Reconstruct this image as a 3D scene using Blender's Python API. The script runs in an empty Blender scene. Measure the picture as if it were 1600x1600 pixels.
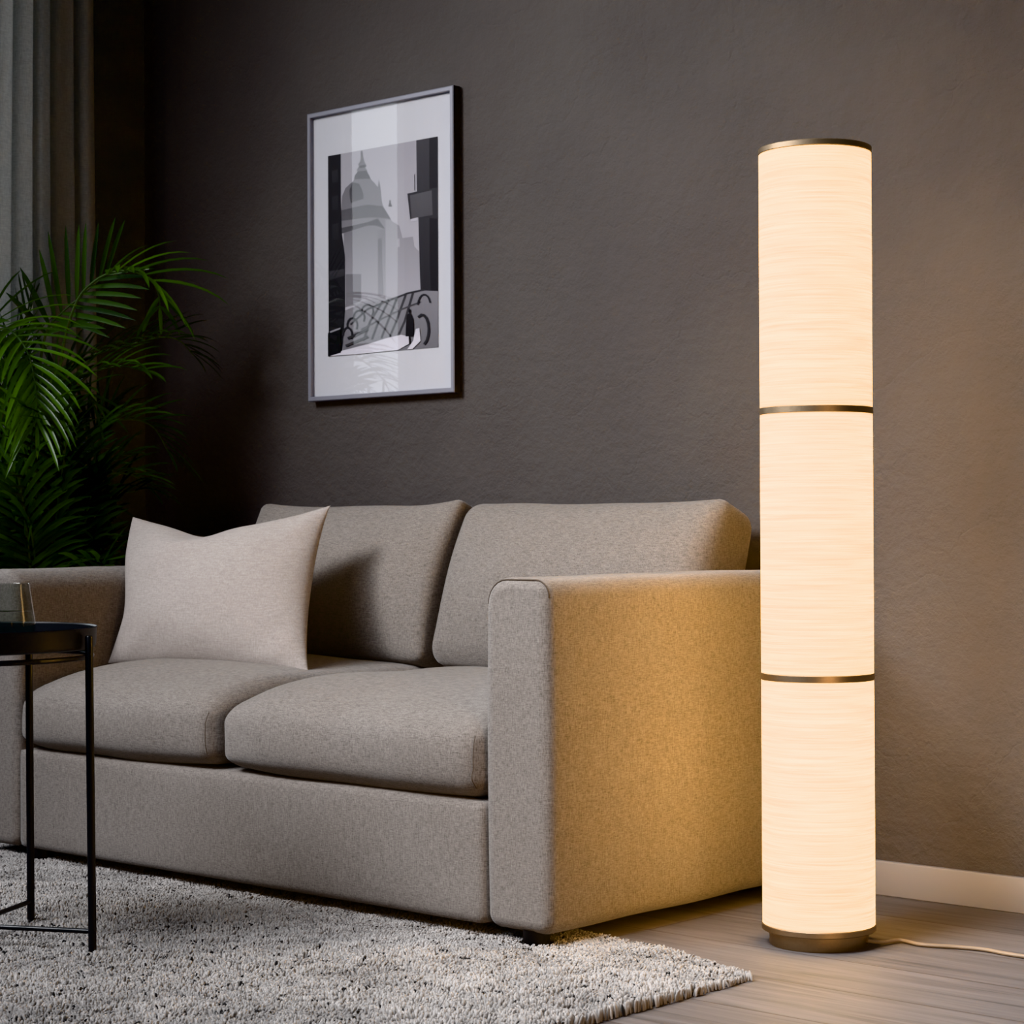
import bpy, bmesh, math, random
import numpy as np
from mathutils import Vector, noise
PRINT=[([(0.0, 1.0), (1.0, 1.0), (1.0, 0.0), (0.0, 0.0)], 168, 190), ([(0.318, 1.0), (0.327, 0.987), (0.331, 0.966), (0.343, 0.938), (0.361, 0.921), (0.347, 0.912), (0.37, 0.894), (0.362, 0.887), (0.386, 0.87), (0.399, 0.85), (0.438, 0.826), (0.463, 0.806), (0.475, 0.842), (0.488, 0.804), (0.496, 0.759), (0.505, 0.717), (0.544, 0.678), (0.582, 0.639), (0.574, 0.617), (0.534, 0.606), (0.534, 0.249), (0.154, 0.237), (0.144, 0.607), (0.124, 0.624), (0.124, 0.725), (0.13, 0.788), (0.164, 0.827), (0.243, 0.858), (0.249, 0.881), (0.277, 0.897), (0.269, 0.908), (0.292, 0.922), (0.282, 0.933), (0.302, 0.947), (0.308, 0.968), (0.306, 0.989)], 112, 150), ([(0.28, 0.898), (0.359, 0.895), (0.386, 0.87), (0.399, 0.852), (0.247, 0.863), (0.253, 0.881)], 88, 92), ([(0.292, 0.926), (0.347, 0.924), (0.361, 0.918), (0.347, 0.911), (0.292, 0.915)], 88, 92), ([(0.204, 0.772), (0.2, 0.814), (0.233, 0.848), (0.292, 0.838), (0.331, 0.788), (0.335, 0.761), (0.214, 0.748)], 84, 96), ([(0.341, 0.845), (0.399, 0.848), (0.49, 0.76), (0.501, 0.72), (0.38, 0.745)], 120, 126), ([(0.124, 0.72), (0.37, 0.729), (0.505, 0.709), (0.582, 0.642), (0.477, 0.655), (0.37, 0.665), (0.124, 0.667)], 96, 104), ([(0.124, 0.632), (0.37, 0.642), (0.463, 0.654), (0.528, 0.596), (0.444, 0.62), (0.37, 0.625), (0.124, 0.603)], 88, 96), ([(0.146, 0.602), (0.37, 0.621), (0.444, 0.618), (0.467, 0.601), (0.467, 0.268), (0.154, 0.242)], 126, 165), ([(0.467, 0.601), (0.534, 0.591), (0.534, 0.27), (0.467, 0.268)], 120, 158), ([(0.463, 0.554), (0.501, 0.552), (0.501, 0.469), (0.515, 0.281), (0.463, 0.274)], 104, 140), ([(0.534, 0.645), (0.582, 0.634), (0.657, 0.603), (0.687, 0.541), (0.779, 0.541), (0.792, 0.493), (0.833, 0.466), (0.844, 0.325), (0.855, 0.253), (0.534, 0.249)], 146, 172), ([(0.638, 0.542), (0.661, 0.541), (0.661, 0.5), (0.638, 0.501)], 170, 178), ([(0.164, 0.4), (0.308, 0.392), (0.308, 0.261), (0.164, 0.237)], 120, 128), ([(0.0, 1.0), (0.12, 1.0), (0.12, 0.778), (0.128, 0.608), (0.158, 0.49), (0.158, 0.142), (0.124, 0.014), (0.0, 0.0)], 52, 46), ([(0.034, 0.923), (0.094, 0.926), (0.098, 0.864), (0.038, 0.864)], 66, 60), ([(0.034, 0.795), (0.094, 0.797), (0.098, 0.727), (0.038, 0.726)], 64, 58), ([(0.034, 0.657), (0.098, 0.658), (0.102, 0.578), (0.038, 0.577)], 62, 56), ([(0.0, 0.426), (0.154, 0.427), (0.158, 0.395), (0.0, 0.378)], 72, 66), ([(0.813, 1.0), (1.0, 1.0), (1.0, 0.0), (0.921, 0.0), (0.899, 0.109), (0.855, 0.161), (0.84, 0.356), (0.835, 0.478), (0.829, 0.621), (0.816, 0.765)], 84, 52), ([(0.927, 1.0), (1.0, 1.0), (1.0, 0.0), (0.954, 0.005), (0.927, 0.412)], 66, 44), ([(0.732, 0.751), (0.881, 0.757), (1.0, 0.758), (1.0, 0.609), (0.829, 0.632), (0.759, 0.611)], 74, 70), ([(0.755, 0.741), (0.947, 0.749), (0.954, 0.631), (0.77, 0.628)], 100, 92), ([(0.759, 0.626), (0.822, 0.63), (0.822, 0.616), (0.759, 0.612)], 190, 190), ([(0.794, 0.838), (0.8, 0.838), (0.8, 0.761), (0.794, 0.762)], 90, 90), ([(0.57, 0.733), (0.582, 0.732), (0.582, 0.72), (0.595, 0.7), (0.559, 0.703), (0.57, 0.721)], 96, 96), ([(0.158, 0.221), (0.312, 0.248), (0.505, 0.249), (0.732, 0.275), (0.863, 0.278), (1.0, 0.266), (1.0, 0.0), (0.505, 0.0), (0.134, 0.025)], 138, 120), ([(0.339, 0.061), (0.402, 0.153), (0.382, 0.158), (0.319, 0.065)], 72, 72), ([(0.395, 0.146), (0.518, 0.245), (0.5, 0.252), (0.377, 0.153)], 72, 72), ([(0.417, 0.062), (0.479, 0.149), (0.459, 0.154), (0.397, 0.067)], 72, 72), ([(0.474, 0.143), (0.575, 0.25), (0.556, 0.256), (0.455, 0.149)], 72, 72), ([(0.503, 0.064), (0.565, 0.145), (0.546, 0.15), (0.484, 0.069)], 72, 72), ([(0.56, 0.139), (0.65, 0.257), (0.631, 0.262), (0.541, 0.144)], 72, 72), ([(0.579, 0.066), (0.641, 0.142), (0.622, 0.147), (0.56, 0.071)], 72, 72), ([(0.637, 0.136), (0.726, 0.264), (0.706, 0.269), (0.617, 0.141)], 72, 72), ([(0.655, 0.068), (0.716, 0.138), (0.698, 0.144), (0.636, 0.073)], 72, 72), ([(0.712, 0.133), (0.791, 0.269), (0.771, 0.274), (0.693, 0.137)], 72, 72), ([(0.215, 0.144), (0.38, 0.214), (0.368, 0.221), (0.204, 0.152)], 66, 66), ([(0.369, 0.211), (0.551, 0.24), (0.545, 0.249), (0.362, 0.22)], 66, 66), ([(0.542, 0.238), (0.74, 0.268), (0.734, 0.277), (0.536, 0.247)], 66, 66), ([(0.729, 0.267), (0.888, 0.276), (0.884, 0.285), (0.726, 0.276)], 66, 66), ([(0.311, 0.114), (0.513, 0.16), (0.506, 0.167), (0.304, 0.122)], 84, 84), ([(0.504, 0.158), (0.702, 0.197), (0.696, 0.205), (0.498, 0.166)], 84, 84), ([(0.693, 0.195), (0.851, 0.22), (0.846, 0.228), (0.688, 0.203)], 84, 84), ([(0.418, 0.179), (0.434, 0.198), (0.418, 0.202), (0.402, 0.183)], 62, 62), ([(0.433, 0.195), (0.429, 0.216), (0.412, 0.216), (0.415, 0.195)], 62, 62), ([(0.431, 0.213), (0.41, 0.232), (0.395, 0.228), (0.417, 0.209)], 62, 62), ([(0.414, 0.23), (0.379, 0.241), (0.371, 0.233), (0.406, 0.222)], 62, 62), ([(0.384, 0.24), (0.346, 0.24), (0.347, 0.231), (0.386, 0.231)], 62, 62), ([(0.351, 0.241), (0.319, 0.23), (0.33, 0.222), (0.361, 0.233)], 62, 62), ([(0.323, 0.232), (0.306, 0.213), (0.322, 0.209), (0.339, 0.228)], 62, 62), ([(0.307, 0.216), (0.311, 0.194), (0.328, 0.194), (0.325, 0.216)], 62, 62), ([(0.344, 0.154), (0.353, 0.176), (0.336, 0.179), (0.327, 0.157)], 62, 62), ([(0.353, 0.172), (0.345, 0.195), (0.328, 0.194), (0.335, 0.171)], 62, 62), ([(0.347, 0.192), (0.325, 0.211), (0.31, 0.206), (0.333, 0.187)], 62, 62), ([(0.329, 0.209), (0.296, 0.219), (0.288, 0.21), (0.322, 0.2)], 62, 62), ([(0.3, 0.218), (0.265, 0.216), (0.268, 0.206), (0.304, 0.209)], 62, 62), ([(0.269, 0.217), (0.242, 0.203), (0.254, 0.196), (0.282, 0.21)], 62, 62), ([(0.245, 0.206), (0.232, 0.185), (0.249, 0.181), (0.262, 0.202)], 62, 62), ([(0.233, 0.188), (0.236, 0.165), (0.253, 0.165), (0.25, 0.188)], 62, 62), ([(0.278, 0.12), (0.286, 0.142), (0.269, 0.145), (0.261, 0.123)], 60, 60), ([(0.286, 0.139), (0.279, 0.162), (0.262, 0.161), (0.269, 0.138)], 60, 60), ([(0.282, 0.158), (0.26, 0.177), (0.245, 0.173), (0.267, 0.154)], 60, 60), ([(0.264, 0.175), (0.233, 0.185), (0.225, 0.177), (0.256, 0.167)], 60, 60), ([(0.237, 0.184), (0.203, 0.182), (0.207, 0.172), (0.241, 0.175)], 60, 60), ([(0.207, 0.183), (0.182, 0.169), (0.195, 0.162), (0.22, 0.176)], 60, 60), ([(0.185, 0.172), (0.172, 0.151), (0.189, 0.147), (0.202, 0.168)], 60, 60), ([(0.173, 0.154), (0.176, 0.131), (0.194, 0.131), (0.191, 0.154)], 60, 60), ([(0.229, 0.075), (0.237, 0.096), (0.22, 0.098), (0.212, 0.078)], 58, 58), ([(0.237, 0.092), (0.232, 0.113), (0.215, 0.113), (0.219, 0.091)], 58, 58), ([(0.234, 0.109), (0.218, 0.129), (0.202, 0.125), (0.218, 0.106)], 58, 58), ([(0.222, 0.126), (0.197, 0.138), (0.185, 0.131), (0.211, 0.119)], 58, 58), ([(0.201, 0.137), (0.17, 0.139), (0.17, 0.13), (0.2, 0.128)], 58, 58), ([(0.175, 0.14), (0.148, 0.131), (0.158, 0.123), (0.185, 0.131)], 58, 58), ([(0.152, 0.133), (0.134, 0.116), (0.15, 0.111), (0.168, 0.128)], 58, 58), ([(0.137, 0.12), (0.131, 0.099), (0.148, 0.097), (0.154, 0.118)], 58, 58), ([(0.941, 0.216), (0.93, 0.237), (0.916, 0.235), (0.927, 0.214)], 60, 60), ([(0.933, 0.233), (0.915, 0.25), (0.902, 0.247), (0.92, 0.23)], 60, 60), ([(0.919, 0.248), (0.895, 0.259), (0.886, 0.253), (0.91, 0.242)], 60, 60), ([(0.9, 0.258), (0.873, 0.261), (0.871, 0.253), (0.897, 0.25)], 60, 60), ([(0.877, 0.261), (0.852, 0.256), (0.858, 0.249), (0.883, 0.254)], 60, 60), ([(0.856, 0.258), (0.835, 0.245), (0.846, 0.239), (0.867, 0.252)], 60, 60), ([(0.839, 0.248), (0.824, 0.23), (0.838, 0.226), (0.852, 0.244)], 60, 60), ([(0.826, 0.234), (0.818, 0.212), (0.833, 0.21), (0.841, 0.231)], 60, 60), ([(0.888, 0.015), (0.916, 0.036), (0.898, 0.043), (0.87, 0.023)], 60, 60), ([(0.912, 0.031), (0.929, 0.061), (0.908, 0.066), (0.891, 0.036)], 60, 60), ([(0.927, 0.056), (0.933, 0.091), (0.911, 0.093), (0.905, 0.058)], 60, 60), ([(0.933, 0.085), (0.926, 0.121), (0.904, 0.121), (0.911, 0.085)], 60, 60), ([(0.929, 0.115), (0.91, 0.147), (0.889, 0.144), (0.908, 0.112)], 60, 60), ([(0.914, 0.142), (0.885, 0.163), (0.868, 0.157), (0.897, 0.135)], 60, 60), ([(0.889, 0.162), (0.852, 0.168), (0.847, 0.156), (0.884, 0.15)], 60, 60), ([(0.855, 0.168), (0.821, 0.156), (0.834, 0.146), (0.868, 0.158)], 60, 60), ([(0.192, 0.075), (0.381, 0.112), (0.372, 0.124), (0.182, 0.087)], 66, 66), ([(0.172, 0.039), (0.381, 0.075), (0.372, 0.087), (0.163, 0.051)], 70, 70), ([(0.006, 0.002), (0.144, 0.024), (0.37, 0.044), (0.544, 0.065), (0.676, 0.075), (0.747, 0.064), (0.755, 0.03), (0.648, 0.003), (0.312, 0.0)], 205, 214), ([(0.807, 0.096), (0.84, 0.099), (0.85, 0.037), (0.779, 0.002), (0.732, 0.002), (0.785, 0.042)], 206, 214), ([(0.0, 0.117), (0.12, 0.131), (0.124, 0.014), (0.0, 0.0)], 36, 34), ([(0.018, 0.125), (0.12, 0.139), (0.12, 0.131), (0.022, 0.116)], 150, 150), ([(0.729, 0.167), (0.746, 0.174), (0.766, 0.173), (0.788, 0.142), (0.79, 0.101), (0.785, 0.061), (0.718, 0.065), (0.721, 0.117)], 48, 40), ([(0.753, 0.197), (0.764, 0.19), (0.764, 0.178), (0.755, 0.172), (0.746, 0.179), (0.744, 0.191)], 36, 36), ([(0.744, 0.064), (0.757, 0.064), (0.762, 0.029), (0.749, 0.027)], 40, 40)]
FRONDS=[([(-1.823, -0.5, 0.42), (-1.92, -0.48, 0.903), (-1.953, -0.46, 1.06), (-1.949, -0.44, 1.185), (-1.91, -0.42, 1.234), (-1.87, -0.4, 1.268), (-1.831, -0.38, 1.302), (-1.802, -0.36, 1.329)], 0.131, 0.35, 1, 1.0, 0.225), ([(-1.823, -0.5, 0.42), (-1.881, -0.46, 0.903), (-1.888, -0.44, 1.12), (-1.858, -0.42, 1.25), (-1.804, -0.4, 1.305), (-1.743, -0.38, 1.323), (-1.696, -0.36, 1.316), (-1.665, -0.34, 1.294), (-1.666, -0.32, 1.263), (-1.687, -0.3, 1.233)], 0.125, 0.9, 2, 0.3, 0.2), ([(-1.81, -0.5, 0.42), (-1.898, -0.462, 0.903), (-1.929, -0.425, 1.061), (-1.898, -0.388, 1.111), (-1.846, -0.35, 1.138), (-1.782, -0.312, 1.155), (-1.718, -0.275, 1.17), (-1.692, -0.237, 1.163), (-1.682, -0.2, 1.128)], 0.094, 0.8, 0, 0.3, 0.62), ([(-1.848, -0.5, 0.42), (-1.892, -0.493, 0.872), (-1.892, -0.467, 1.026), (-1.827, -0.44, 1.07), (-1.775, -0.413, 1.087), (-1.723, -0.387, 1.095), (-1.672, -0.36, 1.081)], 0.097, 0.9, 1, 0.3, 0.62), ([(-1.923, -0.5, 0.42), (-1.955, -0.56, 0.902), (-2.02, -0.57, 1.122), (-1.99, -0.58, 1.194), (-1.884, -0.59, 1.178), (-1.793, -0.6, 1.112), (-1.749, -0.61, 1.013), (-1.733, -0.62, 0.941)], 0.133, 0.95, 2, 0.3, 0.62), ([(-1.898, -0.5, 0.42), (-1.861, -0.562, 0.749), (-1.832, -0.575, 0.868), (-1.794, -0.587, 0.942), (-1.761, -0.6, 0.962)], 0.141, 0.9, 2, 0.3, 0.62), ([(-1.798, -0.5, 0.42), (-1.86, -0.453, 0.78), (-1.86, -0.407, 0.896), (-1.821, -0.36, 0.958), (-1.782, -0.313, 0.973), (-1.755, -0.267, 0.954), (-1.759, -0.22, 0.898)], 0.109, 0.6, 1, 0.3, 0.62), ([(-1.798, -0.5, 0.42), (-1.831, -0.456, 0.749), (-1.815, -0.412, 0.825), (-1.773, -0.368, 0.841), (-1.751, -0.324, 0.833), (-1.751, -0.28, 0.803)], 0.097, 0.7, 1, 0.3, 0.62), ([(-1.81, -0.5, 0.42), (-1.89, -0.422, 0.796), (-1.891, -0.365, 0.921), (-1.877, -0.308, 1.001), (-1.876, -0.25, 1.003)], 0.094, 0.5, 0, 0.3, 0.62), ([(-1.873, -0.5, 0.42), (-1.865, -0.578, 0.718), (-1.889, -0.605, 0.839), (-1.939, -0.632, 0.915), (-1.977, -0.66, 0.93)], 0.125, 0.8, 2, 0.3, 0.62), ([(-1.873, -0.5, 0.42), (-1.807, -0.582, 0.688), (-1.811, -0.615, 0.763), (-1.84, -0.648, 0.8), (-1.895, -0.68, 0.793)], 0.125, 0.9, 1, 0.3, 0.62), ([(-1.835, -0.5, 0.42), (-1.854, -0.495, 0.703), (-1.838, -0.47, 0.772), (-1.796, -0.445, 0.794), (-1.767, -0.42, 0.763)], 0.103, 0.8, 0, 0.3, 0.62), ([(-1.873, -0.5, 0.42), (-1.825, -0.587, 0.673), (-1.835, -0.625, 0.703), (-1.857, -0.663, 0.692), (-1.865, -0.7, 0.657)], 0.109, 0.9, 1, 0.3, 0.62), ([(-1.848, -0.5, 0.42), (-1.832, -0.52, 0.658), (-1.809, -0.5, 0.703), (-1.774, -0.48, 0.703), (-1.751, -0.46, 0.657)], 0.094, 0.9, 0, 0.3, 0.62), ([(-1.873, -0.5, 0.42), (-1.991, -0.508, 0.905), (-2.02, -0.496, 1.064), (-2.02, -0.484, 1.149), (-2.002, -0.472, 1.187), (-1.973, -0.46, 1.264)], 0.086, 0.2, 0, 0.3, 0.62), ([(-1.898, -0.5, 0.42), (-1.912, -0.562, 0.81), (-1.972, -0.575, 0.979), (-2.019, -0.587, 1.072), (-2.02, -0.6, 1.105)], 0.133, 0.6, 1, 0.3, 0.62), ([(-1.848, -0.5, 0.42), (-1.878, -0.496, 0.81), (-1.898, -0.472, 0.934), (-1.88, -0.448, 1.018), (-1.823, -0.424, 1.04), (-1.805, -0.4, 0.994)], 0.094, 0.8, 1, 0.3, 0.62), ([(-1.848, -0.5, 0.42), (-1.849, -0.528, 0.688), (-1.866, -0.526, 0.764), (-1.864, -0.524, 0.825), (-1.816, -0.522, 0.869), (-1.744, -0.52, 0.867)], 0.109, 0.8, 1, 0.3, 0.62), ([(-1.873, -0.5, 0.42), (-1.927, -0.534, 0.81), (-1.973, -0.538, 0.996), (-1.941, -0.542, 1.086), (-1.883, -0.546, 1.113), (-1.826, -0.55, 1.049)], 0.109, 0.8, 1, 0.3, 0.62)]
SC = bpy.context.scene
COL = SC.collection
rng = np.random.default_rng(7)

# ------------------------------------------------------------------ helpers
def link(name, me, mats=None, parent=None, smooth=True):
    o = bpy.data.objects.new(name, me)
    COL.objects.link(o)
    for m in (mats if isinstance(mats, (list, tuple)) else [mats]):
        if m is not None: me.materials.append(m)
    if parent is not None: o.parent = parent
    if smooth:
        me.polygons.foreach_set('use_smooth', [True]*len(me.polygons))
    me.update()
    return o

def pydata(name, V, F, mats=None, parent=None, smooth=True):
    me = bpy.data.meshes.new(name)
    me.from_pydata([tuple(map(float, v)) for v in V], [], [tuple(int(i) for i in f) for f in F])
    bm = bmesh.new(); bm.from_mesh(me)
    bmesh.ops.recalc_face_normals(bm, faces=bm.faces)
    bm.to_mesh(me); bm.free()
    if smooth: me.polygons.foreach_set('use_smooth', [True]*len(me.polygons)); me.set_sharp_from_angle(angle=math.radians(38))
    return link(name, me, mats, parent, smooth)

def tag(o, label=None, cat=None, group=None, kind=None):
    if label: o['label'] = label
    if cat: o['category'] = cat
    if group: o['group'] = group
    if kind: o['kind'] = kind
    return o

def thing(name, loc, label, cat, group=None):
    o = bpy.data.objects.new(name, None)
    o.empty_display_size = .05
    o.location = loc
    COL.objects.link(o)
    return tag(o, label, cat, group)

def adopt(root, *objs):
    "children are modelled in world space; keep them there"
    for o in objs:
        o.parent = root
        o.matrix_parent_inverse = root.matrix_basis.inverted()

def box(x0, x1, y0, y1, z0, z1, name, mat, bev=0.0, seg=2, parent=None):
    bm = bmesh.new()
    bmesh.ops.create_cube(bm, size=1)
    for v in bm.verts:
        v.co = Vector(((x0+x1)/2+v.co.x*(x1-x0), (y0+y1)/2+v.co.y*(y1-y0), (z0+z1)/2+v.co.z*(z1-z0)))
    if bev:
        bmesh.ops.bevel(bm, geom=bm.edges[:], offset=bev, segments=seg, affect='EDGES', profile=.5)
    me = bpy.data.meshes.new(name); bm.to_mesh(me); bm.free()
    o = link(name, me, mat, parent, smooth=bool(bev))
    return o

def lathe(prof, n=64, cx=0, cy=0, closed=False):
    V, F = [], []
    m = len(prof)
    for r, z in prof:
        for k in range(n):
            a = 2*math.pi*k/n
            V.append((cx+r*math.cos(a), cy+r*math.sin(a), z))
    rows = m if closed else m-1
    for i in range(rows):
        j = (i+1) % m
        for k in range(n):
            l = (k+1) % n
            F.append((i*n+k, i*n+l, j*n+l, j*n+k))
    return V, F

def disc(V, F, ring, n, flip=False):
    F.append(tuple(ring*n+k for k in (range(n) if not flip else reversed(range(n)))))

def catmull(pts, per=6):
    P = [Vector(p) for p in pts]
    P = [2*P[0]-P[1]] + P + [2*P[-1]-P[-2]]
    out = []
    for i in range(1, len(P)-2):
        a, b, c, d = P[i-1:i+3]
        for k in range(per):
            t = k/per
            out.append(.5*((2*b)+(c-a)*t+(2*a-5*b+4*c-d)*t*t+(3*b-a-3*c+d)*t**3))
    out.append(P[-2].copy())
    return out

def tube(pts, rad, n=8, cap=True):
    P = [Vector(p) for p in pts]
    V, F = [], []
    up = Vector((0, 0, 1))
    prev = None
    for i, p in enumerate(P):
        t = (P[min(i+1, len(P)-1)]-P[max(i-1, 0)]).normalized()
        if prev is None:
            a = t.cross(up)
            if a.length < .01: a = t.cross(Vector((1, 0, 0)))
        else:
            a = prev-t*prev.dot(t)
        a.normalize(); prev = a
        b = t.cross(a)
        r = rad[i] if isinstance(rad, (list, tuple)) else rad
        for k in range(n):
            w = 2*math.pi*k/n
            V.append(p+a*(r*math.cos(w))+b*(r*math.sin(w)))
    for i in range(len(P)-1):
        for k in range(n):
            l = (k+1) % n
            F.append((i*n+k, i*n+l, (i+1)*n+l, (i+1)*n+k))
    if cap:
        F.append(tuple(reversed(range(n))))
        F.append(tuple((len(P)-1)*n+k for k in range(n)))
    return V, F

def merge(*parts):
    V, F = [], []
    for v, f in parts:
        o = len(V)
        V += list(v); F += [tuple(i+o for i in q) for q in f]
    return V, F

# ------------------------------------------------------------------ materials
def srgb(r, g, b):
    f = lambda c: (c/255/12.92) if c/255 <= .04045 else ((c/255+.055)/1.055)**2.4
    return (f(r), f(g), f(b), 1)

class NT:
    def __init__(s, name):
        s.m = bpy.data.materials.new(name); s.m.use_nodes = True
        s.t = s.m.node_tree; s.t.nodes.clear()
        s.out = s.n('ShaderNodeOutputMaterial')
    def n(s, typ, **kw):
        nd = s.t.nodes.new(typ)
        for k, v in kw.items():
            if k.startswith('i_'): nd.inputs[k[2:].replace('_', ' ')].default_value = v
            else: setattr(nd, k, v)
        return nd
    def l(s, a, b): s.t.links.new(a, b)
    def coord(s, scale=(1, 1, 1), rot=(0, 0, 0)):
        tc = s.n('ShaderNodeTexCoord'); mp = s.n('ShaderNodeMapping')
        mp.inputs['Scale'].default_value = scale; mp.inputs['Rotation'].default_value = rot
        s.l(tc.outputs['Object'], mp.inputs['Vector']); return mp.outputs['Vector']
    def noise(s, vec, scale, detail=4, rough=.55):
        q = s.n('ShaderNodeTexNoise', i_Scale=scale, i_Detail=detail, i_Roughness=rough)
        s.l(vec, q.inputs['Vector']); return q.outputs['Fac']
    def ramp(s, fac, stops):
        r = s.n('ShaderNodeValToRGB'); e = r.color_ramp.elements
        while len(e) > 1: e.remove(e[-1])
        e[0].position = stops[0][0]; e[0].color = stops[0][1]
        for p, c in stops[1:]:
            q = e.new(p); q.color = c
        s.l(fac, r.inputs['Fac']); return r.outputs['Color']
    def mix(s, a, b, fac, typ='MIX'):
        m = s.n('ShaderNodeMix', data_type='RGBA', blend_type=typ)
        for sock, v in ((m.inputs[6], a), (m.inputs[7], b), (m.inputs[0], fac)):
            if hasattr(v, 'is_linked') or hasattr(v, 'links'): s.l(v, sock)
            else: sock.default_value = v
        return m.outputs[2]
    def math(s, op, a, b=None, c=None):
        m = s.n('ShaderNodeMath', operation=op)
        for i, v in enumerate((a, b, c)):
            if v is None: continue
            if hasattr(v, 'links'): s.l(v, m.inputs[i])
            else: m.inputs[i].default_value = v
        return m.outputs[0]
    def bump(s, h, dist, strength=1.0, normal=None):
        b = s.n('ShaderNodeBump'); b.inputs['Strength'].default_value = strength
        b.inputs['Distance'].default_value = dist
        s.l(h, b.inputs['Height'])
        if normal is not None: s.l(normal, b.inputs['Normal'])
        return b.outputs['Normal']
    def pbsdf(s, col, rough=.6, metal=0, normal=None, spec=.5, **kw):
        p = s.n('ShaderNodeBsdfPrincipled')
        if hasattr(col, 'links'): s.l(col, p.inputs['Base Color'])
        else: p.inputs['Base Color'].default_value = col
        if hasattr(rough, 'links'): s.l(rough, p.inputs['Roughness'])
        else: p.inputs['Roughness'].default_value = rough
        p.inputs['Metallic'].default_value = metal
        p.inputs['Specular IOR Level'].default_value = spec
        if normal is not None: s.l(normal, p.inputs['Normal'])
        for k, v in kw.items(): p.inputs[k.replace('_', ' ')].default_value = v
        s.l(p.outputs['BSDF'], s.out.inputs['Surface'])
        return p

def mat_wall(name, WALL_A, WALL_B):
    t = NT(name); v = t.coord()
    big = t.noise(v, 2.2, 3)
    mid = t.noise(v, 38, 5, .62)
    fine = t.noise(v, 190, 3, .6)
    patch = t.ramp(t.noise(v, 5, 3), [(.38, (0, 0, 0, 1)), (.62, (1, 1, 1, 1))])
    vo = t.n('ShaderNodeTexVoronoi', feature='DISTANCE_TO_EDGE', i_Scale=3.2)
    dv = t.n('ShaderNodeMix', data_type='VECTOR')
    nz = t.n('ShaderNodeTexNoise', i_Scale=9, i_Detail=6); t.l(v, nz.inputs['Vector'])
    t.l(v, dv.inputs[4]); t.l(nz.outputs['Color'], dv.inputs[5]); dv.inputs[0].default_value = .12
    t.l(dv.outputs[1], vo.inputs['Vector'])
    crack = t.ramp(vo.outputs['Distance'], [(0, (0, 0, 0, 1)), (.012, (1, 1, 1, 1))])
    h = t.math('ADD', t.math('MULTIPLY', mid, 1.0), t.math('MULTIPLY', t.math('MULTIPLY', fine, patch), .35))
    h = t.math('ADD', h, t.math('MULTIPLY', crack, .10))
    n = t.bump(h, .0075, .7)
    c = t.ramp(big, [(.3, WALL_A), (.7, WALL_B)])
    c = t.mix(c, srgb(70, 60, 54), t.ramp(fine, [(.60, (0, 0, 0, 1)), (.8, (.5, .5, .5, 1))]))
    t.pbsdf(c, .82, normal=n, spec=.3)
    return t.m

def mat_fabric(name, a, b, c, scale=1.0, bump=.0012, slub=0.0):
    t = NT(name); v = t.coord()
    n1 = t.noise(t.coord((420*scale, 420*scale, 60*scale)), 1, 2, .6)
    n2 = t.noise(t.coord((55*scale, 55*scale, 430*scale)), 1, 2, .6)
    n3 = t.noise(v, 260*scale, 2, .6)
    big = t.noise(v, 7, 3)
    w = t.math('ADD', t.math('MULTIPLY', n1, .5), t.math('MULTIPLY', n2, .5))
    w2 = t.math('ADD', t.math('MULTIPLY', w, .75), t.math('MULTIPLY', n3, .25))
    col = t.ramp(w2, [(.36, a), (.5, b), (.64, c)])
    col = t.mix(col, (.5, .5, .5, 1), t.math('MULTIPLY', t.math('SUBTRACT', big, .45), .12))
    h = w2
    n = t.bump(h, bump, .7)
    n = t.bump(t.noise(v, 9, 3), .004, .35, n)
    t.pbsdf(col, .92, normal=n, spec=.18, Sheen_Weight=.25, Sheen_Roughness=.5)
    return t.m

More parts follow.
